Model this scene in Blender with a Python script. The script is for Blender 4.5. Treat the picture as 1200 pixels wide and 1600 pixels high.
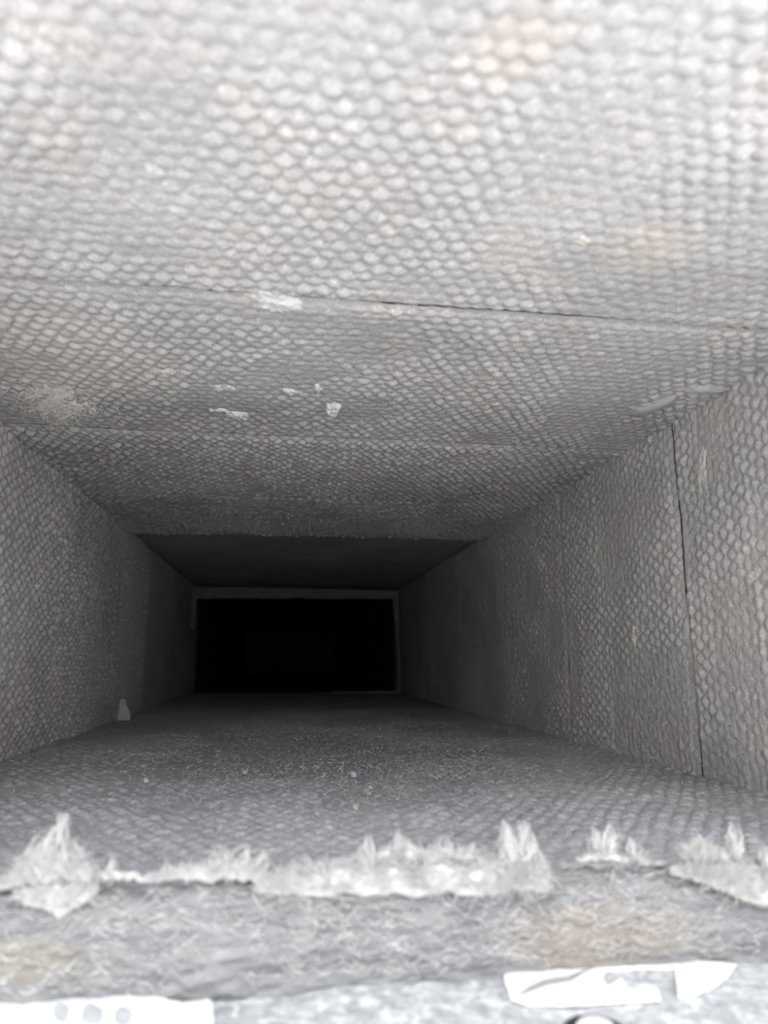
import bpy, math, random
import numpy as np
from mathutils import Vector, Matrix, noise as mnoise

for o in list(bpy.data.objects):
    bpy.data.objects.remove(o)
scene = bpy.context.scene
COL = scene.collection

# ------------------------------------------------------------------ camera
C = 0.15                       # camera-to-ceiling distance, metres
FPX = 1100.0                   # focal length in pixels of the 1200x1600 frame
XL, XR = -1.235 * C, 1.62 * C   # duct side walls
EYE = 0.443 * C                # camera height over the duct floor (floor is z = 0)
H = EYE + C                    # duct height
YEDGE = 0.235                  # where the floor liner is cut off
YFRONT = 0.095                 # mouth of the duct
YSIDE = 0.20                   # unseen side wall ends, set back to let in more light
YFRAME = 1.45                  # far end of the liner
dv = Vector((-157, 232, FPX)).normalized()
uv = Vector((0, -FPX * FPX / 232, FPX)).normalized()
hv = dv.cross(uv)
if hv.x < 0:
    hv = -hv
CAM = Vector((0, 0, EYE))
right = Vector((hv.x, dv.x, uv.x)); down = Vector((hv.y, dv.y, uv.y)); fwd = Vector((hv.z, dv.z, uv.z))
cam_data = bpy.data.cameras.new('camera')
cam = bpy.data.objects.new('camera', cam_data)
COL.objects.link(cam)
m = Matrix.Identity(4)
for i in range(3):
    m[i][0] = right[i]; m[i][1] = -down[i]; m[i][2] = -fwd[i]; m[i][3] = CAM[i]
cam.matrix_world = m
cam_data.sensor_fit = 'VERTICAL'
cam_data.sensor_height = 7.4
cam_data.sensor_width = 5.55
cam_data.lens = 7.4 * FPX / 1600.0
cam_data.clip_start = 0.005
cam_data.clip_end = 50
cam_data.dof.use_dof = True
cam_data.dof.focus_distance = 0.48
cam_data.dof.aperture_fstop = 1.8
scene.camera = cam

# ------------------------------------------------------------------ world and exposure
world = bpy.data.worlds.new('daylight')
scene.world = world
world.use_nodes = True
bg = world.node_tree.nodes['Background']
bg.inputs['Color'].default_value = (0.975, 0.972, 1.0, 1)
bg.inputs['Strength'].default_value = 1.0
scene.view_settings.view_transform = 'Standard'
scene.view_settings.look = 'None'
scene.view_settings.exposure = 2.08
scene.view_settings.gamma = 1.0
scene.view_settings.use_curve_mapping = False

# ------------------------------------------------------------------ helpers
rng = random.Random(7)


def ray(px, py):
    q = Vector((px - 600, py - 800, FPX))
    return Vector((q.dot(hv), q.dot(dv), q.dot(uv)))


def hit(px, py, axis, value):
    d = ray(px, py)
    t = (value - CAM[axis]) / d[axis]
    return CAM + d * t


def on_floor(px, py): return hit(px, py, 2, 0.0)
def on_ceiling(px, py): return hit(px, py, 2, H)
def on_right(px, py): return hit(px, py, 0, XR)
def on_left(px, py): return hit(px, py, 0, XL)
def on_face(px, py, y=YEDGE): return hit(px, py, 1, y)


def tag(o, label=None, cat=None, group=None, kind=None):
    if label: o['label'] = label
    if cat: o['category'] = cat
    if group: o['group'] = group
    if kind: o['kind'] = kind
    return o


def mesh_obj(name, verts, faces, mat, parent=None, smooth=False):
    me = bpy.data.meshes.new(name)
    if isinstance(verts, np.ndarray):
        nv = len(verts); nf = len(faces); k = faces.shape[1]
        me.vertices.add(nv); me.vertices.foreach_set('co', verts.astype(np.float32).ravel())
        me.loops.add(nf * k); me.loops.foreach_set('vertex_index', faces.astype(np.int32).ravel())
        me.polygons.add(nf)
        me.polygons.foreach_set('loop_start', np.arange(0, nf * k, k, dtype=np.int32))
        me.polygons.foreach_set('loop_total', np.full(nf, k, dtype=np.int32))
        me.update(calc_edges=True)
    else:
        me.from_pydata([tuple(v) for v in verts], [], faces)
        me.update()
    if smooth:
        me.polygons.foreach_set('use_smooth', np.ones(len(me.polygons), dtype=bool))
    me.materials.append(mat)
    o = bpy.data.objects.new(name, me)
    COL.objects.link(o)
    if parent:
        o.parent = parent
    return o


def box_data(x0, x1, y0, y1, z0, z1):
    v = [(x0, y0, z0), (x1, y0, z0), (x1, y1, z0), (x0, y1, z0), (x0, y0, z1), (x1, y0, z1), (x1, y1, z1), (x0, y1, z1)]
    f = [(0, 3, 2, 1), (4, 5, 6, 7), (0, 1, 5, 4), (1, 2, 6, 5), (2, 3, 7, 6), (3, 0, 4, 7)]
    return v, f


# value noise in numpy
def _hash(i, j, seed):
    n = (i.astype(np.int64) * 374761393 + j.astype(np.int64) * 668265263 + seed * 974634777) & 0x7fffffff
    n = ((n ^ (n >> 13)) * 1274126177) & 0x7fffffff
    n = (n ^ (n >> 16)) & 0xffff
    return n / 65535.0


def vnoise(u, v, scale, seed):
    x = u / scale; y = v / scale
    i = np.floor(x); j = np.floor(y)
    fx = x - i; fy = y - j
    fx = fx * fx * (3 - 2 * fx); fy = fy * fy * (3 - 2 * fy)
    a = _hash(i, j, seed); b = _hash(i + 1, j, seed); c = _hash(i, j + 1, seed); d = _hash(i + 1, j + 1, seed)
    return (a * (1 - fx) + b * fx) * (1 - fy) + (c * (1 - fx) + d * fx) * fy - 0.5


def sstep(a, b, x):
    t = np.clip((x - a) / (b - a), 0, 1)
    return t * t * (3 - 2 * t)


PITCH, ROW = 0.0080, 0.0062      # embossed cells: across the duct, along the duct


def emboss(u, v, seed, amp, fine=0.00016, sag=0.0012, wear=0.55):
    """height of the quilted liner facing: staggered puffed cells with narrow grooves"""
    wu = u + 0.0022 * vnoise(u, v, 0.035, seed + 1) + 0.0016 * vnoise(u, v, 0.011, seed + 2)
    wv = v + 0.0022 * vnoise(u, v, 0.035, seed + 3) + 0.0016 * vnoise(u, v, 0.011, seed + 4)
    j0 = np.round(wv / ROW)
    f1 = np.full(u.shape, 9.0); f2 = np.full(u.shape, 9.0); ident = np.zeros(u.shape)
    for dj in (-1, 0, 1):
        j = j0 + dj
        off = 0.5 * np.mod(j, 2)
        i0 = np.floor(wu / PITCH - off)
        for di in (0, 1):
            i = i0 + di
            cu = (i + off + 0.16 * (_hash(i, j, seed + 5) - 0.5)) * PITCH
            cv = (j + 0.16 * (_hash(i, j, seed + 6) - 0.5)) * ROW
            d = np.hypot((wu - cu) / PITCH, (wv - cv) / PITCH)
            idn = _hash(i, j, seed + 7)
            closer = d < f1
            f2 = np.where(closer, f1, np.minimum(f2, d))
            ident = np.where(closer, idn, ident)
            f1 = np.where(closer, d, f1)
    edge = np.clip((f2 - f1) / 0.55, 0, 1)
    dome = 0.55 * (1 - sstep(0.08, 0.58, f1)) + 0.45 * (1 - (1 - edge) ** 2)
    worn = (1 - wear) + wear * sstep(-0.22, 0.08, vnoise(u, v, 0.045, seed + 8))
    h = amp * dome * (0.55 + 0.75 * ident) * worn
    h = h + sag * (vnoise(u, v, 0.07, seed + 9) + 0.5 * vnoise(u, v, 0.03, seed + 10))
    h = h + fine * 2 * (vnoise(u, v, 0.0026, seed + 11) + 0.8 * vnoise(u, v, 0.0013, seed + 12))
    return h


def grid_faces(nu, nv):
    i = np.arange(nu - 1)[None, :]; j = np.arange(nv - 1)[:, None]
    a = (j * nu + i).ravel()
    return np.stack([a, a + 1, a + nu + 1, a + nu], axis=1)


def depth_samples(y0, y1, q=0.0022, lo=0.0008, hi=0.006):
    ys = [y0]
    while ys[-1] < y1 - 1e-6:
        ys.append(min(y1, ys[-1] + max(lo, min(hi, q * ys[-1]))))
    return np.array(ys)


def liner_panel(parent, side, y0, y1, u0, u1, mat, seed, amp, du=0.001, q=0.0022, lip=0.0012, front_lip=0.0009, rag=0.0, lift=0.0, sagend=0.0, fine=0.00024, wear=0.55):
    """one sheet of embossed facing, its rims rolled into the seams"""
    vs = depth_samples(y0, y1, q)
    vs = np.unique(np.concatenate([vs[(vs > y0 + 0.0022) & (vs < y1 - 0.0028)], y0 + np.array([0, 0.0004, 0.0008, 0.0013, 0.0020]), y1 - np.array([0, 0.0005, 0.001, 0.0015, 0.002, 0.0026])]))
    us = np.linspace(u0, u1, int((u1 - u0) / du) + 1)
    U, V = np.meshgrid(us, vs)
    hgt = emboss(U, V, seed, amp, fine, wear=wear)
    wobf = lambda y: 0.0024 * vnoise(U, V * 0 + y, 0.05, 20) + 0.0012 * vnoise(U, V * 0 + y, 0.012, 21)
    fl = lip if front_lip is None else front_lip
    d0 = V - y0; d1 = y1 - V
    if fl:      # tucked under the edge of the sheet before it
        hgt = hgt * (0.35 + 0.65 * sstep(0, 0.006, d0)) - 0.0010 * (1 - sstep(0.0012, 0.012, d0)) * (0.85 + 0.7 * vnoise(U, V * 0, 0.03, seed + 26))
    if lip:     # its own end folds away into the seam
        hgt = hgt * (0.4 + 0.6 * sstep(0, 0.005, d1)) + 0.0003 + 0.0005 * (1 - sstep(0.0, 0.012, d1))
        hgt = np.where(d1 < 0.0004, -0.004, hgt)
    hgt = hgt + lift + sagend * sstep(y1 - 0.09, y1, V) * (0.7 + 0.6 * vnoise(U, V * 0, 0.06, seed + 23))
    VV = V + (0.0022 * np.exp(-(d0 / 0.009) ** 2) if fl and y0 > 0.21 else 0) + wobf(y0) * np.exp(-(d0 / 0.02) ** 2) + wobf(y1) * np.exp(-(d1 / 0.02) ** 2)
    if rag:
        VV = VV + rag * (vnoise(U, V * 0, 0.02, seed + 24) + 0.6 * vnoise(U, V * 0, 0.006, seed + 25)) * np.exp(-(d1 / 0.006) ** 2)
    nu, nv = len(us), len(vs)
    f = grid_faces(nu, nv)
    if side == 'ceiling':
        P = np.stack([U, VV, H - hgt], -1); f = f[:, ::-1]
    elif side == 'floor':
        P = np.stack([U, VV, hgt], -1)
    elif side == 'right':
        P = np.stack([XR - hgt, VV, U], -1)
    else:
        P = np.stack([XL + hgt, VV, U], -1); f = f[:, ::-1]
    return mesh_obj('liner_panel', P.reshape(-1, 3), np.ascontiguousarray(f), mat, parent, True)


# ------------------------------------------------------------------ materials
def nodes_of(name):
    mt = bpy.data.materials.new(name)
    mt.use_nodes = True
    nt = mt.node_tree
    return mt, nt, nt.nodes['Principled BSDF'], nt.nodes, nt.links


def ramp(nd, stops):
    r = nd.new('ShaderNodeValToRGB')
    el = r.color_ramp.elements
    while len(el) < len(stops):
        el.new(0.5)
    for e, (p, c) in zip(el, stops):
        e.position = p; e.color = (*c, 1)
    return r


def mottled(name, colours, scale, detail=6, rough=0.95, bump=0.0, bump_scale=900, stretch=(1, 1, 1), metallic=0.0, distort=0.0, spec=0.15, bump_dist=0.0004):
    """base colour from object-space noise, optional fine fibrous bump"""
    mt, nt, p, nd, ln = nodes_of(name)
    tc = nd.new('ShaderNodeTexCoord')
    mp = nd.new('ShaderNodeMapping'); mp.inputs['Scale'].default_value = stretch
    ln.new(tc.outputs['Object'], mp.inputs['Vector'])
    n = nd.new('ShaderNodeTexNoise'); n.inputs['Scale'].default_value = scale; n.inputs['Detail'].default_value = detail
    n.inputs['Roughness'].default_value = 0.6; n.inputs['Distortion'].default_value = distort
    ln.new(mp.outputs['Vector'], n.inputs['Vector'])
    r = ramp(nd, colours)
    ln.new(n.outputs['Fac'], r.inputs['Fac'])
    ln.new(r.outputs['Color'], p.inputs['Base Color'])
    p.inputs['Roughness'].default_value = rough
    p.inputs['Metallic'].default_value = metallic
    p.inputs['Specular IOR Level'].default_value = spec
    if bump:
        n2 = nd.new('ShaderNodeTexNoise'); n2.inputs['Scale'].default_value = bump_scale; n2.inputs['Detail'].default_value = 3
        ln.new(mp.outputs['Vector'], n2.inputs['Vector'])
        b = nd.new('ShaderNodeBump'); b.inputs['Strength'].default_value = bump; b.inputs['Distance'].default_value = bump_dist
        ln.new(n2.outputs['Fac'], b.inputs['Height'])
        ln.new(b.outputs['Normal'], p.inputs['Normal'])
    return mt


def liner_material(name, base, tint, grey, flecks=0.5):
    """dusty grey woven facing: broad dust patches, faint tan and mauve stains, pale fibre flecks"""
    mt, nt, p, nd, ln = nodes_of(name)
    tc = nd.new('ShaderNodeTexCoord')

    def noise(scale, detail=4, dist=0.0, rough=0.55):
        n = nd.new('ShaderNodeTexNoise'); n.inputs['Scale'].default_value = scale; n.inputs['Detail'].default_value = detail
        n.inputs['Distortion'].default_value = dist; n.inputs['Roughness'].default_value = rough
        ln.new(tc.outputs['Object'], n.inputs['Vector'])
        return n
    big = noise(9, 5, 0.4)
    r1 = ramp(nd, [(0.36, tuple(c * 0.86 for c in base)), (0.5, base), (0.66, grey)])
    ln.new(big.outputs['Fac'], r1.inputs['Fac'])
    st = noise(23, 4, 0.6)
    r2 = ramp(nd, [(0.54, (0, 0, 0)), (0.68, (1, 1, 1))])
    ln.new(st.outputs['Fac'], r2.inputs['Fac'])
    mx = nd.new('ShaderNodeMix'); mx.data_type = 'RGBA'
    mul = nd.new('ShaderNodeMath'); mul.operation = 'MULTIPLY'; mul.inputs[1].default_value = 0.5
    ln.new(r2.outputs['Color'], mul.inputs[0]); ln.new(mul.outputs[0], mx.inputs['Factor'])
    ln.new(r1.outputs['Color'], mx.inputs['A']); mx.inputs['B'].default_value = (*tint, 1)
    # fine grain of fibres
    g = noise(620, 4, 1.2, 0.7)
    r3 = ramp(nd, [(0.3, (0.6, 0.6, 0.6)), (0.52, (1, 1, 1)), (0.68, (1.8, 1.77, 1.72))])
    ln.new(g.outputs['Fac'], r3.inputs['Fac'])
    m2 = nd.new('ShaderNodeMix'); m2.data_type = 'RGBA'; m2.blend_type = 'MULTIPLY'; m2.inputs['Factor'].default_value = flecks
    ln.new(mx.outputs['Result'], m2.inputs['A']); ln.new(r3.outputs['Color'], m2.inputs['B'])
    ln.new(m2.outputs['Result'], p.inputs['Base Color'])
    p.inputs['Roughness'].default_value = 0.9
    p.inputs['Specular IOR Level'].default_value = 0.2
    b = nd.new('ShaderNodeBump'); b.inputs['Strength'].default_value = 0.7; b.inputs['Distance'].default_value = 0.0005
    ln.new(g.outputs['Fac'], b.inputs['Height']); ln.new(b.outputs['Normal'], p.inputs['Normal'])
    return mt


M_CEIL = liner_material('ceiling_liner', (0.345, 0.335, 0.33), (0.405, 0.37, 0.33), (0.395, 0.38, 0.37))
M_WALL = liner_material('wall_liner', (0.345, 0.33, 0.322), (0.375, 0.328, 0.32), (0.385, 0.37, 0.345))
M_FLOOR = liner_material('floor_liner', (0.31, 0.314, 0.33), (0.26, 0.264, 0.28), (0.345, 0.35, 0.36), 0.6)
M_BACK = mottled('liner_board', [(0.3, (0.30, 0.29, 0.27)), (0.7, (0.42, 0.41, 0.39))], 60)
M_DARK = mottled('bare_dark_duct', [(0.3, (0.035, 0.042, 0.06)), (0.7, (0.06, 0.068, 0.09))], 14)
M_WOOL = mottled('cut_glass_wool', [(0.28, (0.13, 0.132, 0.138)), (0.45, (0.195, 0.198, 0.202)), (0.6, (0.25, 0.25, 0.25)), (0.75, (0.34, 0.335, 0.33))], 210, 8, 0.95, 0.8, 700, (0.35, 1, 1.3), distort=0.8)
M_TUFT = mottled('pale_fibre', [(0.3, (0.47, 0.465, 0.45)), (0.7, (0.66, 0.65, 0.635))], 120, 4, 0.8, spec=0.3)
M_LINT = mottled('dusty_lint', [(0.3, (0.58, 0.55, 0.51)), (0.7, (0.78, 0.74, 0.68))], 160, 5, 0.9)
M_FIBRE = mottled('loose_fibre', [(0.3, (0.5, 0.5, 0.5)), (0.7, (0.78, 0.77, 0.75))], 90, 2, 0.7, spec=0.3)
M_FLAKE = mottled('peeling_facing', [(0.3, (0.42, 0.41, 0.40)), (0.7, (0.60, 0.59, 0.58))], 150, 4, 0.7, 0.4)
M_SEAL = mottled('grey_sealant', [(0.3, (0.29, 0.29, 0.295)), (0.7, (0.34, 0.34, 0.345))], 50, 3, 0.55, spec=0.4)
M_TAPE = mottled('white_tape', [(0.3, (0.82, 0.83, 0.83)), (0.7, (0.90, 0.90, 0.90))], 40, 3, 0.5, spec=0.4)
M_MARK = mottled('grey_print', [(0.3, (0.42, 0.45, 0.46)), (0.7, (0.56, 0.59, 0.6))], 200, 3, 0.6)
M_CREASE = mottled('grey_crease', [(0.3, (0.20, 0.20, 0.205)), (0.7, (0.27, 0.27, 0.275))], 90, 3, 0.7)
M_DULL = mottled('dull_fibre', [(0.3, (0.24, 0.24, 0.24)), (0.7, (0.40, 0.395, 0.385))], 160, 4, 0.9)
M_SCUFF = mottled('pale_scuff', [(0.3, (0.36, 0.34, 0.31)), (0.7, (0.50, 0.47, 0.43))], 160, 4, 0.9)
M_SHEET = mottled('galvanised_sheet', [(0.34, (0.32, 0.34, 0.355)), (0.5, (0.45, 0.47, 0.485)), (0.66, (0.70, 0.715, 0.725))], 210, 6, 0.6, 0.5, 420, distort=1.0, spec=0.5)
M_FRAME = mottled('dusty_board_edge', [(0.3, (0.12, 0.11, 0.108)), (0.7, (0.15, 0.139, 0.137))], 60, 4, 0.8)
M_SCRAP = mottled('scrap_foil', [(0.3, (0.29, 0.295, 0.305)), (0.7, (0.36, 0.365, 0.375))], 120, 3, 0.5, spec=0.4)
M_RINGSHADE = mottled('dark_shadow_ring', [(0.3, (0.03, 0.03, 0.032)), (0.7, (0.06, 0.06, 0.062))], 90, 3, 0.6)  # near black stands in for the shadow around the screw head
M_WHITEMETAL = mottled('bright_screw', [(0.3, (0.80, 0.80, 0.80)), (0.7, (0.88, 0.88, 0.88))], 90, 3, 0.35, spec=0.5)

def stain(mt, blobs):
    """mix ragged stains of their own colour over a material's base colour: (centre, half sizes, colour, strength)"""
    nt = mt.node_tree; nd = nt.nodes; ln = nt.links; p = nd['Principled BSDF']
    tc = nd.new('ShaderNodeTexCoord')
    nz = nd.new('ShaderNodeTexNoise'); nz.inputs['Scale'].default_value = 38; nz.inputs['Detail'].default_value = 5
    ln.new(tc.outputs['Object'], nz.inputs['Vector'])
    for c, h_, colr, st in blobs:
        src = p.inputs['Base Color'].links[0].from_socket
        mp = nd.new('ShaderNodeMapping'); mp.vector_type = 'POINT'
        mp.inputs['Location'].default_value = tuple(-c[i] / h_[i] for i in range(3)); mp.inputs['Scale'].default_value = tuple(1 / x for x in h_)
        ln.new(tc.outputs['Object'], mp.inputs['Vector'])
        le = nd.new('ShaderNodeVectorMath'); le.operation = 'LENGTH'; ln.new(mp.outputs['Vector'], le.inputs[0])
        ad = nd.new('ShaderNodeMath'); ad.operation = 'MULTIPLY_ADD'; ad.inputs[1].default_value = 1.3
        ln.new(nz.outputs['Fac'], ad.inputs[0]); ln.new(le.outputs['Value'], ad.inputs[2])
        mr = nd.new('ShaderNodeMapRange'); mr.inputs['From Min'].default_value = 1.15; mr.inputs['From Max'].default_value = 1.95
        mr.inputs['To Min'].default_value = st; mr.inputs['To Max'].default_value = 0.0
        ln.new(ad.outputs[0], mr.inputs['Value'])
        mx = nd.new('ShaderNodeMix'); mx.data_type = 'RGBA'; mx.blend_type = 'MIX'
        ln.new(mr.outputs['Result'], mx.inputs['Factor']); ln.new(src, mx.inputs['A']); mx.inputs['B'].default_value = (*colr, 1)
        ln.new(mx.outputs['Result'], p.inputs['Base Color'])


stain(M_FLOOR, [((0.03, 0.50, 0), (0.12, 0.13, 1), (0.185, 0.187, 0.20), 0.75)])
fc = on_face(940, 1462); fd = on_face(25, 1500)
stain(M_WOOL, [(fc, (0.032, 0.05, 0.010), (0.25, 0.215, 0.175), 0.6), (fd, (0.02, 0.05, 0.007), (0.30, 0.275, 0.23), 0.6)])
st1 = on_ceiling(805, 60); st2 = on_ceiling(1010, 385); st3 = on_ceiling(110, 560)
stain(M_CEIL, [(st1, (0.010, 0.010, 1), (0.40, 0.35, 0.29), 0.4), (st2, (0.016, 0.016, 1), (0.44, 0.39, 0.32), 0.35), (st3, (0.05, 0.05, 1), (0.50, 0.455, 0.39), 0.45)])

# ------------------------------------------------------------------ the duct shell
T = 0.025
YLINE = YFRAME + 0.12           # the facing runs on a little past the frame
YEND = 3.6
v, f = box_data(XL - T, XR + T, YFRONT, YEND, H + 0.006, H + 0.006 + T)
ceiling = tag(mesh_obj('ceiling', v, f, M_BACK), 'embossed grey fabric liner across the top of the duct', None, None, 'structure')
v, f = box_data(XL - T, XR + T, YEDGE + 0.014, YEND, -T - 0.004, -0.006)
floor = tag(mesh_obj('floor', v, f, M_BACK), 'dusty grey lined duct floor cut off at the near end', None, None, 'structure')
v, f = box_data(XL - 0.006 - T, XL - 0.006, YSIDE, YEND, -0.03, H + 0.006)
wall_left = tag(mesh_obj('wall_left', v, f, M_BACK), 'embossed grey liner on the left side of the duct', None, None, 'structure')
v, f = box_data(XR + 0.006, XR + 0.006 + T, YSIDE, YEND, -0.03, H + 0.006)
wall_right = tag(mesh_obj('wall_right', v, f, M_BACK), 'embossed grey liner on the right side of the duct', None, None, 'structure')
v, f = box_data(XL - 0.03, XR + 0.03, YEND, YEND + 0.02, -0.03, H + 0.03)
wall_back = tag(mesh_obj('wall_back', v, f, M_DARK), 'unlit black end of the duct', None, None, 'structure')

# ceiling sheets, seams about 19 cm apart
cs = [YFRONT, 0.272, 0.461, 0.645, 0.836]
for k in range(4):
    liner_panel(ceiling, 'ceiling', cs[k], cs[k + 1], XL, XR, M_CEIL, 100 + k * 40, 0.0018 if k < 2 else 0.0025, 0.001 if k < 2 else 0.0012, wear=0.6 if k < 2 else 0.2, fine=0.00024 if k < 2 else 0.0001,
                rag=0.006 if k == 3 else 0, sagend=0.004 if k == 3 else 0, lip=0.0012 if k < 3 else 0)
for k, (a, b) in enumerate(((0.838, 1.05), (1.052, 1.27), (1.272, YLINE))):
    liner_panel(ceiling, 'ceiling', a, b, XL, XR, M_CEIL, 400 + k * 40, 0.0009, 0.003, 0.004, lift=-0.003)
ws = [YSIDE, 0.400, 0.588, 0.777, 0.968]
for k in range(4):
    liner_panel(wall_right, 'right', ws[k], ws[k + 1], 0, H, M_WALL, 600 + k * 40, 0.0019, 0.001 if k < 2 else 0.0013, fine=0.00034, wear=0.7)
for k, (a, b) in enumerate(((0.97, 1.16), (1.162, YLINE))):
    liner_panel(wall_right, 'right', a, b, 0, H, M_WALL, 900 + k * 40, 0.0009, 0.003, 0.004)
ls = [YSIDE, 0.41, 0.605, 0.80, 0.99]
for k in range(4):
    liner_panel(wall_left, 'left', ls[k], ls[k + 1], 0, H, M_WALL, 1200 + k * 40, 0.0028, 0.001 if k in (1, 2) else 0.0014, wear=0.2, fine=0.00012)
for k, (a, b) in enumerate(((0.992, 1.19), (1.192, YLINE))):
    liner_panel(wall_left, 'left', a, b, 0, H, M_WALL, 1500 + k * 40, 0.0009, 0.003, 0.004)
liner_panel(floor, 'floor', YEDGE, 1.0, XL, XR, M_FLOOR, 1800, 0.0015, 0.0012, 0.0025, lip=0, front_lip=0, fine=0.0003)
liner_panel(floor, 'floor', 0.999, YLINE, XL, XR, M_FLOOR, 1900, 0.0007, 0.003, 0.004, lip=0)

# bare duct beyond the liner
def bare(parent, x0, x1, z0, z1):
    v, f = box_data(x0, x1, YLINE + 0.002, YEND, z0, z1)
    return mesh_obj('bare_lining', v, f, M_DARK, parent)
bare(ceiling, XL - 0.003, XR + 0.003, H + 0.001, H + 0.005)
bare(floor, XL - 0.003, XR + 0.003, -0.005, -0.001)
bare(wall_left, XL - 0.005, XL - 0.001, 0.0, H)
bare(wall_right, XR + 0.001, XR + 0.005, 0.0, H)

# ------------------------------------------------------------------ cut end of the floor board
def cut_face():
    us = np.arange(XL, XR + 1e-6, 0.0007)
    ts = np.linspace(0, 1, 56)
    U, Tt = np.meshgrid(us, ts)
    top = 0.0 + 0.0012 * vnoise(U, Tt * 0, 0.02, 31)
    z = top - Tt * (T + 0.0065)
    y = YEDGE + 0.004 - 0.005 * np.sin(np.clip(Tt * 0.85 + 0.02, 0, 1) * math.pi) ** 0.7
    rel = vnoise(U * 0.3, z, 0.0035, 32) * 0.0028 + vnoise(U * 0.4, z * 1.2, 0.0014, 33) * 0.0016 + vnoise(U, z, 0.02, 34) * 0.005 + vnoise(U, z, 0.0016, 35) * 0.0008
    y = y + rel
    P = np.stack([U, y, z], -1)
    return mesh_obj('cut_edge', P.reshape(-1, 3), grid_faces(len(us), len(ts))[:, ::-1].copy(), M_WOOL, floor, True)
face = cut_face()
face['label'] = 'fluffy cut face of grey glass wool board'

# ------------------------------------------------------------------ builders for soft, ragged things
nrs = np.random.RandomState(11)


def strand_arrays(base, tip, rad, curl, k=5):
    """tapered three-sided fibres; base, tip: (n,3); rad: (n,); curl: sideways wander as a share of the length"""
    n = len(base)
    t = np.linspace(0, 1, k)
    ax = tip - base
    L = np.linalg.norm(ax, axis=1, keepdims=True) + 1e-9
    axn = ax / L
    ref = np.where(np.abs(axn[:, 2:3]) < 0.9, np.array([[0, 0, 1.0]]), np.array([[1.0, 0, 0]]))
    s1 = np.cross(axn, ref); s1 /= np.linalg.norm(s1, axis=1, keepdims=True)
    s2 = np.cross(axn, s1)
    a1 = nrs.randn(n, 1) * curl; a2 = nrs.randn(n, 1) * curl; w = nrs.rand(n, 1) * 1.5 + 0.5
    pts = []
    for tt in t:
        bend = L * (a1 * math.sin(tt * math.pi) * s1 + a2 * np.sin(tt * math.pi * w) * s2 * 0.7)
        pts.append(base + ax * tt + bend)
    V = np.zeros((n, k, 3, 3))
    for i, tt in enumerate(t):
        r = rad[:, None] * (1 - 0.85 * tt)
        for q in range(3):
            a = q * 2 * math.pi / 3
            V[:, i, q] = pts[i] + r * (math.cos(a) * s1 + math.sin(a) * s2)
    idx = np.arange(n * k * 3).reshape(n, k, 3)
    F = []
    for q in range(3):
        q2 = (q + 1) % 3
        F.append(np.stack([idx[:, :-1, q], idx[:, :-1, q2], idx[:, 1:, q2], idx[:, 1:, q]], -1).reshape(-1, 4))
    return V.reshape(-1, 3), np.concatenate(F)


def strands(name, base, tip, rad, curl, mat, parent=None, k=5):
    v, f = strand_arrays(np.array(base, float), np.array(tip, float), np.array(rad, float), curl, k)
    return mesh_obj(name, v, f, mat, parent, True)


def patch(name, outline, normal, thick, mat, seed, rough=0.35, sink=0.0012, parent=None, rings=9, seg=72, ragged=0.12, curl_to=None, curl=0.0):
    """a ragged lump or flake lying on a surface: outline in world points, closed at its rim"""
    o = [Vector(p) for p in outline]
    c = sum(o, Vector()) / len(o)
    n = Vector(normal).normalized()
    per = [(o[(i + 1) % len(o)] - o[i]).length for i in range(len(o))]
    tot = sum(per)
    rim = []
    for s_ in range(seg):
        t = s_ / seg * tot; i = 0
        while t > per[i]:
            t -= per[i]; i += 1
        p = o[i].lerp(o[(i + 1) % len(o)], t / per[i])
        an = s_ / seg * 2 * math.pi; ca = Vector((math.cos(an), math.sin(an), seed * 3.1))
        k = 1 + ragged * (1.1 * mnoise.noise(ca * 1.3) + 0.7 * mnoise.noise(ca * 3.1) + 0.45 * mnoise.noise(ca * 9.0))
        rim.append(c + (p - c) * k)
    V = [c + n * thick]; F = []
    size = max((p - c).length for p in rim)
    for r in range(1, rings + 1):
        q = r / rings
        for s_ in range(seg):
            p = c + (rim[s_] - c) * q
            bump = 1 - q ** 3
            nz = mnoise.noise(p * 260 + Vector((seed, 0, 0))) * 0.6 + mnoise.noise(p * 700 + Vector((0, seed, 0))) * 0.4
            hgt = thick * bump * (1 + rough * 1.6 * nz) - sink * q ** 6
            if curl_to is not None:
                g = max(0.0, (p - c).dot(curl_to) / size)
                hgt += curl * g * g + sink * q ** 6 * min(1, g * 3)
            V.append(p + n * hgt)
    for s_ in range(seg):
        F.append((0, 1 + s_, 1 + (s_ + 1) % seg))
    for r in range(rings - 1):
        for s_ in range(seg):
            a = 1 + r * seg + s_; b = 1 + r * seg + (s_ + 1) % seg
            F.append((a, a + seg, b + seg, b))
    # underside
    m0 = len(V)
    V.append(c - n * sink)
    last = 1 + (rings - 1) * seg
    for s_ in range(seg):
        V.append(V[last + s_] - n * 0.0004)
    for s_ in range(seg):
        s2 = (s_ + 1) % seg
        F.append((last + s_, m0 + 1 + s_, m0 + 1 + s2, last + s2))
        F.append((m0, m0 + 1 + s2, m0 + 1 + s_))
    a, b, d = Vector(V[0]), Vector(V[1]), Vector(V[2])
    if (b - a).cross(d - a).dot(n) < 0:
        F = [tuple(reversed(x)) for x in F]
    return mesh_obj(name, V, F, mat, parent, True)


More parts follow.
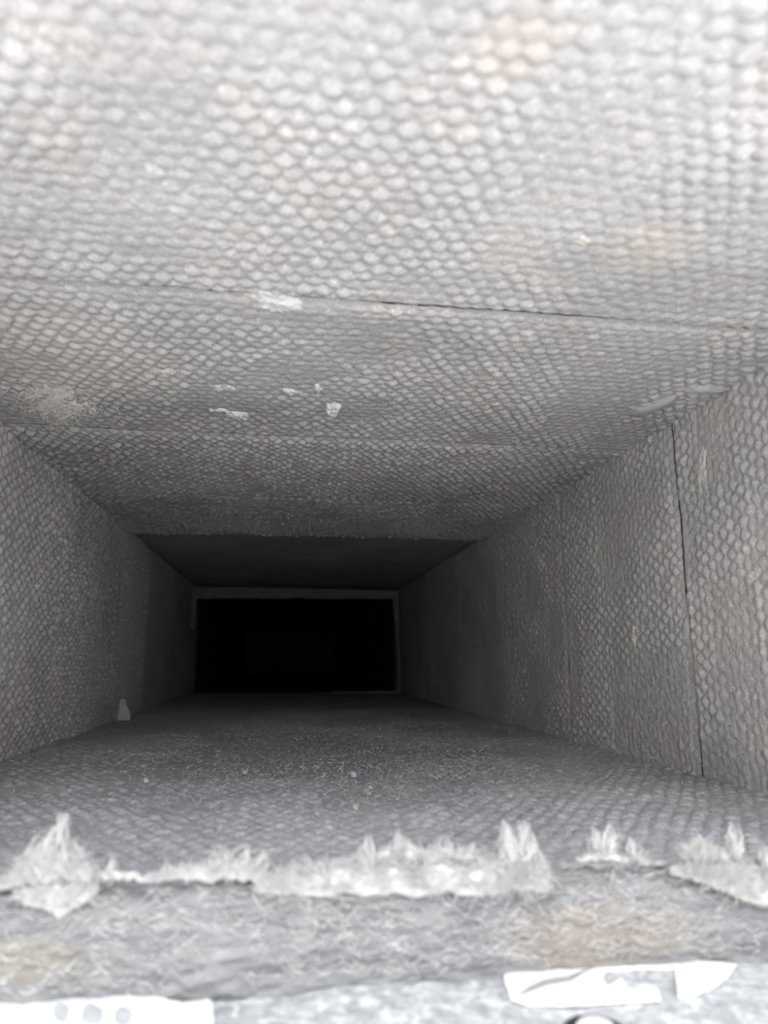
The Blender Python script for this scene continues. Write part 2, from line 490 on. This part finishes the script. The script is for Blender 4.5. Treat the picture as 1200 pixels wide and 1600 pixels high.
def sheet(name, outline, normal, thick, mat, parent=None):
    """flat cut piece of real thickness"""
    n = Vector(normal).normalized()
    o = [Vector(p) for p in outline]
    k = len(o)
    V = [p + n * thick for p in o] + o
    area = sum((o[i].cross(o[(i + 1) % k]) for i in range(k)), Vector())
    top = list(range(k))
    flip = area.dot(n) < 0
    if flip:
        top = top[::-1]
    F = [tuple(top), tuple((i + k) for i in reversed(top))]
    for i in range(k):
        a, b = top[i], top[(i + 1) % k]
        F.append((b, a, a + k, b + k))
    return mesh_obj(name, V, F, mat, parent)


def tube(name, path, radii, mat, parent=None, seg=10, flat=1.0, jag=0.0, seed=0):
    """swept lumpy tube along world points"""
    V = []; F = []
    pts = [Vector(p) for p in path]
    for i, p in enumerate(pts):
        d = (pts[min(i + 1, len(pts) - 1)] - pts[max(i - 1, 0)]).normalized()
        up = Vector((0, 0, 1)); s_ = d.cross(up)
        if s_.length < 1e-3:
            s_ = Vector((1, 0, 0))
        s_.normalize(); up = s_.cross(d).normalized()
        for q in range(seg):
            a = q / seg * 2 * math.pi
            r = radii[i] * (1 + jag * mnoise.noise(Vector((i * 0.55, math.cos(a) * 1.3 + seed, math.sin(a) * 1.3))))
            V.append(p + s_ * (math.cos(a) * r * flat) + up * (math.sin(a) * r))
    for i in range(len(pts) - 1):
        for q in range(seg):
            a = i * seg + q; b = i * seg + (q + 1) % seg
            F.append((a, b, b + seg, a + seg))
    F.append(tuple(range(seg))[::-1]); F.append(tuple((len(pts) - 1) * seg + q for q in range(seg)))
    return mesh_obj(name, V, F, mat, parent, True)


# ------------------------------------------------------------------ sheet metal lip under the cut board
ZLIP = -T - 0.0045
def on_lip(px, py): return hit(px, py, 2, ZLIP)
def lip():
    us = np.arange(XL - 0.03, XR + 0.03, 0.0016); ys = np.arange(0.115, YEDGE + 0.012, 0.0016)
    U, Y = np.meshgrid(us, ys)
    z = ZLIP - 0.0006 + 0.0008 * vnoise(U, Y, 0.03, 71) + 0.0005 * vnoise(U, Y, 0.006, 72) + 0.0003 * vnoise(U, Y, 0.003, 73)
    P = np.stack([U, Y, z], -1).reshape(-1, 3)
    n = len(P); f = grid_faces(len(us), len(ys))
    Q = P.copy(); Q[:, 2] -= 0.0012
    return mesh_obj('trim_1', np.concatenate([P, Q]), np.concatenate([f, f[:, ::-1] + n]), M_SHEET, None, True)
tag(lip(), 'mottled grey sheet metal lip under the cut insulation', None, None, 'structure')

UPV = Vector((0, 0, 1))
def tear(pts, amt=2.2, step=7.0):
    out = []
    for i, p in enumerate(pts):
        q = pts[(i + 1) % len(pts)]
        k = max(1, int(math.hypot(q[0] - p[0], q[1] - p[1]) / step))
        for j in range(k):
            t = j / k; x = p[0] + (q[0] - p[0]) * t; y = p[1] + (q[1] - p[1]) * t
            out.append((x + amt * mnoise.noise(Vector((x * 0.13, y * 0.13, 1))), y + 0.8 * amt * mnoise.noise(Vector((x * 0.13, y * 0.13, 7)))))
    return out
t1 = sheet('tape_piece', [on_lip(*p) for p in tear(((-60, 1556), (0, 1552), (60, 1549), (105, 1553), (150, 1557), (190, 1552), (235, 1553), (262, 1566), (285, 1572), (330, 1566), (333, 1600), (325, 1660), (-60, 1660)))], UPV, 0.0009, M_TAPE)
tag(t1, 'bright white tape with grey round spots, bottom left on the metal lip', 'tape')
for (px, py, rx, ry) in ((95, 1587, 13, 16), (143, 1592, 18, 18), (192, 1594, 15, 16)):
    c = on_lip(px, py); e = on_lip(px + rx, py) - c; g = on_lip(px, py + ry) - c
    pts = []
    for i in range(20):
        a = i / 20 * 2 * math.pi; k = 1 + 0.18 * mnoise.noise(Vector((math.cos(a) * 1.5 + px, math.sin(a) * 1.5, 0)))
        pts.append(c + (e * math.cos(a) + g * math.sin(a)) * k + UPV * 0.0008)
    sheet('printed_spot', pts, UPV, 0.0002, M_MARK, t1)
t2 = sheet('tape_piece', [on_lip(*p) for p in tear(((788, 1532), (798, 1512), (850, 1508), (930, 1506), (985, 1502), (1030, 1500), (1075, 1503), (1150, 1510), (1138, 1528), (1112, 1546), (1085, 1556), (1060, 1560), (1056, 1530), (1055, 1516), (1000, 1515), (948, 1519), (942, 1530), (948, 1546), (962, 1538), (972, 1533), (980, 1548), (1010, 1556), (1028, 1550), (1032, 1564), (960, 1568), (900, 1572), (830, 1573), (798, 1562)))], UPV, 0.0009, M_TAPE)
tag(t2, 'torn white tape strip with a folded crease, bottom right on the metal lip', 'tape')
fp = [on_lip(*p) + UPV * 0.0008 for p in ((812, 1560), (832, 1551), (852, 1543), (872, 1539), (890, 1536), (905, 1527), (922, 1519), (945, 1512))]
tube('crease', fp, [0.0004, 0.0010, 0.0012, 0.0012, 0.0010, 0.0006, 0.0004, 0.0003], M_CREASE, t2, 8)

# screw at the very bottom, the shadow around it modelled as a dark ring
def disc_profile(name, c, prof, mat, parent=None, seg=36):
    V = []; F = []
    for r, z in prof:
        for q in range(seg):
            a = q / seg * 2 * math.pi
            V.append(c + Vector((math.cos(a) * r, math.sin(a) * r, z)))
    for i in range(len(prof) - 1):
        for q in range(seg):
            a = i * seg + q; b = i * seg + (q + 1) % seg
            F.append((a, b, b + seg, a + seg))
    F.append(tuple(range(seg))[::-1]); F.append(tuple((len(prof) - 1) * seg + q for q in range(seg)))
    return mesh_obj(name, V, F, mat, parent, True)
cw = on_lip(932, 1618)
scr = bpy.data.objects.new('screw', None); COL.objects.link(scr); scr.location = cw
tag(scr, 'pale domed screw head with a dark shadow ring at the bottom edge', 'screw')
z0 = Vector((0, 0, 0))
disc_profile('shadow_ring', z0, [(0.0085, -0.0005), (0.0088, 0.0006), (0.0080, 0.0014), (0.0055, 0.0016), (0.002, 0.0016)], M_RINGSHADE, scr)
disc_profile('head', z0, [(0.0050, 0.0012), (0.0051, 0.0019), (0.0044, 0.0027), (0.0030, 0.0033), (0.0012, 0.0036), (0.0002, 0.0036)], M_WHITEMETAL, scr)

# ------------------------------------------------------------------ torn facing and fibre tufts along the cut edge
def edge_tuft(label, body_px, radii_px, peaks, n, seed, y=None, drop=0.0, mat=None, flat=0.6, cat='tuft'):
    """a soft lump of torn facing along the edge with wisps drawn out to given peaks"""
    mat = mat or M_TUFT
    yy = YEDGE - 0.002 if y is None else y
    s_ = 1.02 * yy / FPX
    pts = [on_face(px, py, yy) for px, py in body_px]
    path = []; rad = []
    steps = 9
    for i in range(len(pts) - 1):
        for q in range(steps):
            t = q / steps
            path.append(pts[i].lerp(pts[i + 1], t)); rad.append((radii_px[i] * (1 - t) + radii_px[i + 1] * t) * s_)
    path.append(pts[-1]); rad.append(radii_px[-1] * s_)
    for i, p in enumerate(path):
        p.z += 0.0012 * mnoise.noise(Vector((i * 0.23, seed, 0))); p.y += 0.001 * mnoise.noise(Vector((i * 0.31, seed, 5)))
    body = tube('fibre_tuft', path, [r * 0.74 for r in rad], mat, None, 18, flat, 0.5, seed)
    tag(body, label, cat, 'torn fibre along the cut edge')
    B = []; Tp = []; R = []
    rr = random.Random(seed)
    for (tx, ty, bx, by, spread, k) in peaks:
        tip = on_face(tx, ty, yy + 0.004); bas = on_face(bx, by, yy)
        for _ in range(int(k * 1.15)):
            f_ = rr.random() ** 0.4
            b = bas + Vector((rr.gauss(0, spread * s_), rr.gauss(0, 0.0015), rr.gauss(0, 0.0008)))
            B.append(b)
            e = tip + Vector((rr.gauss(0, spread * 0.35 * s_), rr.gauss(0, 0.0015), 0))
            Tp.append(b.lerp(e, f_) + Vector((rr.gauss(0, spread * 0.2 * s_), 0, 0)))
            R.append(rr.uniform(0.00018, 0.00042))
    for _ in range(n * 3):
        i = rr.randrange(len(path)); p = path[i]; r = rad[i]
        a = rr.uniform(-0.6, math.pi + 0.6)
        b = p + Vector((rr.gauss(0, r * 0.5), -abs(math.cos(a)) * r * flat * 0.8, math.sin(a) * r * 0.75))
        B.append(b)
        l = rr.uniform(0.4, 1.0) * min(0.0065, max(0.0022, 1.5 * r))
        Tp.append(b + Vector((rr.gauss(0, 1.0), -0.2 + rr.gauss(0, 0.5), 0.35 * math.sin(a) + 0.12 + rr.gauss(0, 0.4))).normalized() * l)
        R.append(rr.uniform(0.0001, 0.00022))
    strands('wisps', B, Tp, R, 0.16, mat, body)
    return body


edge_tuft('tall pointed white fibre tuft at the left end of the cut edge',
          [(-30, 1390), (20, 1376), (60, 1362), (95, 1352), (122, 1362), (150, 1378)], [5, 9, 20, 24, 16, 5],
          [(100, 1268, 82, 1345, 10, 60), (88, 1290, 72, 1345, 16, 70), (112, 1310, 104, 1345, 9, 40), (42, 1330, 62, 1356, 8, 20), (124, 1328, 112, 1350, 7, 20)], 260, 3)
edge_tuft('flat pale fibre patch below the tall left tuft',
          [(25, 1398), (60, 1402), (95, 1408), (128, 1398), (150, 1390)], [6, 15, 22, 15, 5], [], 160, 4, YEDGE - 0.0035, flat=0.4)
edge_tuft('low thin wisp of fibre right of the tall left tuft',
          [(148, 1374), (180, 1366), (205, 1370), (232, 1376)], [3, 6, 5, 3], [(174, 1335, 170, 1366, 4, 14), (150, 1345, 155, 1370, 5, 10)], 60, 5)
edge_tuft('broad low fuzzy fibre roll left of the long white strip',
          [(235, 1374), (270, 1366), (320, 1364), (365, 1362), (400, 1366), (430, 1374)], [4, 8, 11, 13, 11, 5],
          [(334, 1322, 336, 1358, 4, 16), (352, 1318, 350, 1356, 5, 18), (388, 1322, 380, 1356, 5, 14), (414, 1326, 408, 1360, 7, 24), (262, 1340, 262, 1362, 6, 10), (300, 1344, 300, 1360, 8, 14)], 300, 6)
edge_tuft('long white strip of torn facing in the middle of the cut edge',
          [(405, 1388), (450, 1380), (520, 1376), (600, 1378), (680, 1376), (760, 1376), (800, 1378)], [7, 18, 23, 22, 24, 24, 16],
          [], 620, 7, YEDGE - 0.003, flat=0.5)
edge_tuft('spiky grey-white fibre crest behind the long white strip',
          [(500, 1352), (560, 1347), (600, 1342), (640, 1340), (690, 1342), (740, 1344), (790, 1346)], [3, 8, 12, 14, 13, 13, 8],
          [(572, 1302, 576, 1345, 4, 22), (620, 1296, 622, 1338, 4, 24), (634, 1308, 632, 1338, 8, 34), (682, 1306, 690, 1338, 5, 22), (700, 1310, 706, 1338, 6, 24), (738, 1310, 735, 1340, 4, 14), (755, 1318, 756, 1342, 6, 14)], 300, 8, YEDGE + 0.002)
edge_tuft('upright feathery white tuft right of the long white strip',
          [(775, 1384), (800, 1372), (818, 1364), (836, 1372), (848, 1390)], [6, 20, 27, 20, 7],
          [(786, 1278, 802, 1345, 7, 44), (820, 1282, 818, 1345, 7, 60), (806, 1300, 810, 1348, 13, 70), (828, 1320, 830, 1352, 7, 30), (836, 1335, 834, 1358, 6, 14)], 300, 9, YEDGE - 0.004)
edge_tuft('small two-pronged fibre tuft right of the feathery tuft',
          [(905, 1344), (935, 1338), (955, 1338), (978, 1346)], [3, 7, 7, 3],
          [(926, 1286, 938, 1334, 3, 18), (955, 1284, 950, 1332, 3, 22), (940, 1310, 942, 1334, 10, 30)], 60, 10)
edge_tuft('single low fibre spike beside the two-pronged tuft',
          [(974, 1346), (992, 1342), (1012, 1348)], [3, 6, 3], [(984, 1306, 988, 1338, 3, 22), (1004, 1322, 1000, 1342, 4, 10)], 40, 12)
edge_tuft('thin dangling fibre strip between the feathery tuft and the right corner',
          [(842, 1356), (880, 1352), (930, 1350), (985, 1352), (1050, 1348), (1080, 1344)], [2, 3, 4, 3, 5, 6], [], 200, 13, mat=M_DULL)
edge_tuft('round fluffy fibre ball near the right end of the cut edge',
          [(1064, 1340), (1082, 1332), (1095, 1330), (1112, 1336), (1135, 1342)], [4, 12, 14, 11, 5],
          [(1092, 1310, 1090, 1326, 8, 24), (1140, 1278, 1148, 1338, 3, 22), (1150, 1300, 1148, 1338, 4, 16)], 200, 14)
edge_tuft('wide white torn facing at the right end of the cut edge',
          [(1050, 1362), (1090, 1364), (1130, 1372), (1170, 1384), (1225, 1392)], [6, 14, 22, 32, 34],
          [(1195, 1316, 1196, 1362, 5, 20)], 420, 15, YEDGE - 0.004, flat=0.4)

# loose fibres all over the cut face
rr = random.Random(41)
B = []; Tp = []; R = []
for _ in range(2600):
    x = rr.uniform(XL, XR); z = rr.uniform(-T, 0.001)
    b = Vector((x, YEDGE - 0.0015 + rr.gauss(0, 0.001), z)); a = rr.gauss(0, 0.5)
    l = rr.uniform(0.002, 0.007)
    B.append(b); Tp.append(b + Vector((math.cos(a) * l * rr.choice((-1, 1)), rr.gauss(-0.001, 0.001), math.sin(a) * l))); R.append(rr.uniform(0.00007, 0.00016))
tag(strands('wool_fibres', B, Tp, R, 0.15, M_FIBRE, None, 4), 'fine glass fibres matted over the cut wool face', None, None, 'stuff')

# ------------------------------------------------------------------ loose fibres on floor, ceiling and walls
def scatter(label, n, pick, length, radius, seed, mat=M_FIBRE, curl=0.3):
    rr = random.Random(seed); B = []; Tp = []; R = []
    while len(B) < n:
        p, nrm, t1_, t2_ = pick(rr)
        if p is None:
            continue
        l = rr.uniform(*length); a = rr.uniform(0, 2 * math.pi); up = abs(rr.gauss(0, 0.45))
        B.append(p - nrm * 0.0004)
        Tp.append(p + (t1_ * math.cos(a) + t2_ * math.sin(a) + nrm * up).normalized() * l); R.append(rr.uniform(*radius))
    return tag(strands('loose_fibres', B, Tp, R, curl, mat, None, 4), label, None, None, 'stuff')


def pick_floor(rr):
    y = rr.triangular(0.25, 0.85, 0.42); x = rr.gauss(0.03, 0.085)
    if not XL + 0.01 < x < XR - 0.01:
        return None, None, None, None
    return Vector((x, y, 0.001)), UPV, Vector((1, 0, 0)), Vector((0, 1, 0))
scatter('pale loose fibres strewn over the duct floor', 4200, pick_floor, (0.0015, 0.0045), (0.00007, 0.00015), 51)
def pick_ceiling(rr):
    return Vector((rr.uniform(XL, XR), rr.triangular(0.16, 0.75, 0.36), H - 0.001)), -UPV, Vector((1, 0, 0)), Vector((0, 1, 0))
scatter('fine fibres standing off the ceiling liner', 3000, pick_ceiling, (0.0012, 0.005), (0.00005, 0.00011), 52)
def pick_right(rr):
    return Vector((XR - 0.001, rr.triangular(0.28, 0.75, 0.36), rr.uniform(0.002, H))), Vector((-1, 0, 0)), Vector((0, 0, 1)), Vector((0, 1, 0))
scatter('fine fibres standing off the right side liner', 2600, pick_right, (0.0015, 0.006), (0.00005, 0.00012), 53)
def pick_left(rr):
    return Vector((XL + 0.001, rr.triangular(0.44, 0.9, 0.5), rr.uniform(0.002, H))), Vector((1, 0, 0)), Vector((0, 0, 1)), Vector((0, 1, 0))
scatter('fine fibres standing off the left side liner', 700, pick_left, (0.0015, 0.005), (0.00005, 0.0001), 54)

# ------------------------------------------------------------------ lint, flakes and smears stuck to the liner
def px_ellipse(px, py, rx, ry, where, k=16, rot=0.0):
    out = []
    for i in range(k):
        a = i / k * 2 * math.pi
        x = math.cos(a) * rx; y = math.sin(a) * ry
        out.append(where(px + x * math.cos(rot) - y * math.sin(rot), py + x * math.sin(rot) + y * math.cos(rot)))
    return out
DN = Vector((0, 0, -1))
clump = patch('lint_clump', [on_ceiling(*p) for p in ((20, 600), (60, 596), (110, 598), (128, 606), (120, 618), (166, 628), (160, 642), (120, 648), (104, 664), (84, 658), (60, 650), (30, 640), (50, 622))], DN, 0.0018, M_LINT, 5, 0.45, ragged=0.25, seg=110, rings=16)
tag(clump, 'ragged tan lint clump on the ceiling near the left corner', 'lint')
B = []; Tp = []; R = []
for _ in range(700):
    cx, cy, sx, sy = rr.choice(((75, 608, 26, 5), (112, 634, 24, 6), (95, 648, 14, 7), (60, 632, 18, 8)))
    p = on_ceiling(rr.gauss(cx, sx), rr.gauss(cy, sy)) - UPV * rr.uniform(0.001, 0.0028); B.append(p)
    Tp.append(p + Vector((rr.gauss(0, 0.0035), rr.gauss(0, 0.003), rr.gauss(-0.0012, 0.0018)))); R.append(rr.uniform(0.0001, 0.00024))
strands('wisps', B, Tp, R, 0.25, M_LINT, clump)
FL = [
    (355, 604, 34, 6, 0.0016, 'long pale peeling flake left of the middle of the ceiling', 0.05),
    (372, 647, 22, 6, 0.0022, 'pale oval flake hanging just above the second ceiling seam', 0.1),
    (520, 634, 13, 8, 0.0040, 'small white triangular flake hanging in mid ceiling', 0.0),
    (456, 609, 18, 5, 0.0014, 'dull grey flake between the long pale flake and the triangular one', 0.15),
    (497, 604, 10, 6, 0.0020, 'tiny bright flake above the triangular flake', 0.3),
    (262, 577, 34, 6, 0.0016, 'thin whitish flake up and right of the tan lint clump', 0.08),
    (425, 468, 52, 16, 0.0017, 'wide pale scuffed flake on the first ceiling seam', 0.35),
    (345, 640, 26, 3, 0.0014, 'narrow grey sliver left of the pale oval flake', 0.1),
    (232, 574, 14, 4, 0.0014, 'short pale sliver above the tan lint clump', 0.5),
    (905, 372, 26, 9, 0.0012, 'dull tan flake high on the ceiling right of centre', 0.1),
]
for i, (px, py, rx, ry, th, lab, rot) in enumerate(FL):
    o = patch('facing_flake', px_ellipse(px, py, rx, ry, on_ceiling, 14, rot), DN, th, M_FLAKE if i != 9 else M_SCUFF, 20 + i, 0.8, ragged=0.45, seg=56, curl_to=Vector((0, 1, 0)), curl=0.002)
    tag(o, lab, 'flake', 'flakes peeling off the ceiling liner')
s1 = patch('sealant_smear', [on_ceiling(*p) for p in ((972, 648), (985, 636), (1015, 626), (1045, 616), (1066, 610), (1068, 617), (1045, 630), (1015, 642), (990, 652))], DN, 0.0042, M_SEAL, 61, 0.06, ragged=0.05)
tag(s1, 'smooth grey sealant smear slanting across the ceiling near the right corner', 'sealant')
s2 = patch('sealant_smear', [on_ceiling(*p) for p in ((1058, 606), (1075, 599), (1110, 597), (1150, 603), (1125, 609), (1085, 611))], DN, 0.0040, M_SEAL, 62, 0.06, ragged=0.05)
tag(s2, 'short pale sealant smear against the top right corner', 'sealant')
LX = Vector((-1, 0, 0))
for px, py, rx, ry, th, mt, lab, nm, ct in (
        (1098, 735, 8, 44, 0.0016, M_SCUFF, 'tall tan scuff of lint high on the right wall', 'lint_clump', 'lint'),
        (993, 990, 6, 30, 0.0022, M_SCUFF, 'thin curled lint sliver halfway down the right wall', 'lint_clump', 'lint'),
        (1071, 985, 6, 28, 0.0016, M_SEAL, 'smooth vertical grey smear on the right wall seam', 'sealant_smear', 'sealant'),
        (1180, 900, 10, 14, 0.0016, M_FLAKE, 'small pale flake at the bright edge of the right wall', 'facing_flake', 'flake')):
    o = patch(nm, px_ellipse(px, py, rx, ry, on_right, 16, 0.06), LX, th, mt, int(px), 0.6 if mt is not M_SEAL else 0.08, ragged=0.4 if mt is not M_SEAL else 0.08, seg=64)
    tag(o, lab, ct)
# lint specks standing on the floor
for i, (px, py, s_, lab) in enumerate(((228, 1226, 9, 'tiny white lint speck on the floor left of the dark patch'), (383, 1209, 7, 'tiny pale lint speck at the left rim of the dark floor patch'),
                                      (552, 1214, 8, 'tiny curled lint speck in the middle of the floor'), (556, 1264, 8, 'pale lint speck on the floor just behind the spiky crest'),
                                      (895, 1157, 12, 'flat wisp of lint where floor meets the right wall'))):
    c = on_floor(px, py); w = s_ * c.y / FPX
    body = patch('lint_speck', [c + Vector((math.cos(a) * w * 0.5, math.sin(a) * w * 0.5, 0.001)) for a in [k * math.pi / 5 for k in range(10)]], UPV, w * 0.5, M_SCUFF, 80 + i, 0.8, ragged=0.4, seg=30, rings=5)
    tag(body, lab, 'lint', 'lint specks on the floor')
    B = []; Tp = []; R = []
    for _ in range(16):
        B.append(c + Vector((rr.gauss(0, w * 0.3), rr.gauss(0, w * 0.3), 0.001))); Tp.append(B[-1] + Vector((rr.gauss(0, 0.6), rr.gauss(0, 0.6), rr.uniform(0.3, 1.2))).normalized() * w * rr.uniform(0.6, 1.3)); R.append(0.00018)
    strands('wisps', B, Tp, R, 0.3, M_SCUFF, body)

# ------------------------------------------------------------------ triangular scrap leaning by the left wall
base = on_floor(193, 1126)
def on_scrap(px, py):
    p = hit(px, py, 1, base.y); p.y += (p.z) * 0.25
    return p
scrap = sheet('foil_scrap', [on_scrap(*p) for p in ((181, 1126), (181, 1112), (184, 1104), (186, 1095), (190, 1092), (194, 1093), (197, 1102), (203, 1115), (204, 1122), (203, 1126))], (0, -1, 0.25), 0.0012, M_SCRAP)
tag(scrap, 'small pale triangular scrap standing on the floor against the left wall', 'scrap')
fl = sheet('folded_flap', [on_scrap(*p) + Vector((0, -0.0012, 0)) for p in ((184, 1125), (185, 1114), (190, 1112), (198, 1113), (201, 1118), (201, 1125))], (0, -1, 0.25), 0.0012, M_SCRAP, scrap)

# ------------------------------------------------------------------ pale frame where the liner ends
fr = bpy.data.objects.new('end_frame', None); COL.objects.link(fr); fr.location = (0.5 * (XL + XR), YFRAME, 0)
tag(fr, 'thin brownish grey broken frame around the black far opening of the duct', 'frame')
fr_inv = Vector((-fr.location.x, -fr.location.y, 0))
def rail(pts, th=0.006):
    w = []
    for p in pts:
        q = on_face(p[0], p[1], YFRAME - 0.001)
        q.x = min(max(q.x, XL + 0.002), XR - 0.002); q.z = min(max(q.z, 0.001), H - 0.002)
        w.append(q + fr_inv)
    return sheet('rail', w, (0, -1, 0), th, M_FRAME, fr)
top = [(299, 917), (460, 919), (622, 923), (622, 936)]
for i in range(24):
    x = 612 - i * (612 - 310) / 23
    top.append((x, 936 - (612 - x) * 0.002 + 1.4 * mnoise.noise(Vector((x * 0.11, 3, 1))) + 1.0 * mnoise.noise(Vector((x * 0.45, 8, 1)))))
top += [(305, 937), (299, 936)]
rail(top)
rail([(299, 936.3), (308, 936.3), (307, 955), (306, 984), (301, 982), (296, 985), (297, 960)])
rail([(613, 936.3), (622, 936.3), (624, 1000), (625, 1078), (621, 1079), (619, 1010)])
rail([(515, 1081), (570, 1080), (625, 1079.3), (626, 1083), (570, 1083.5), (515, 1083)])
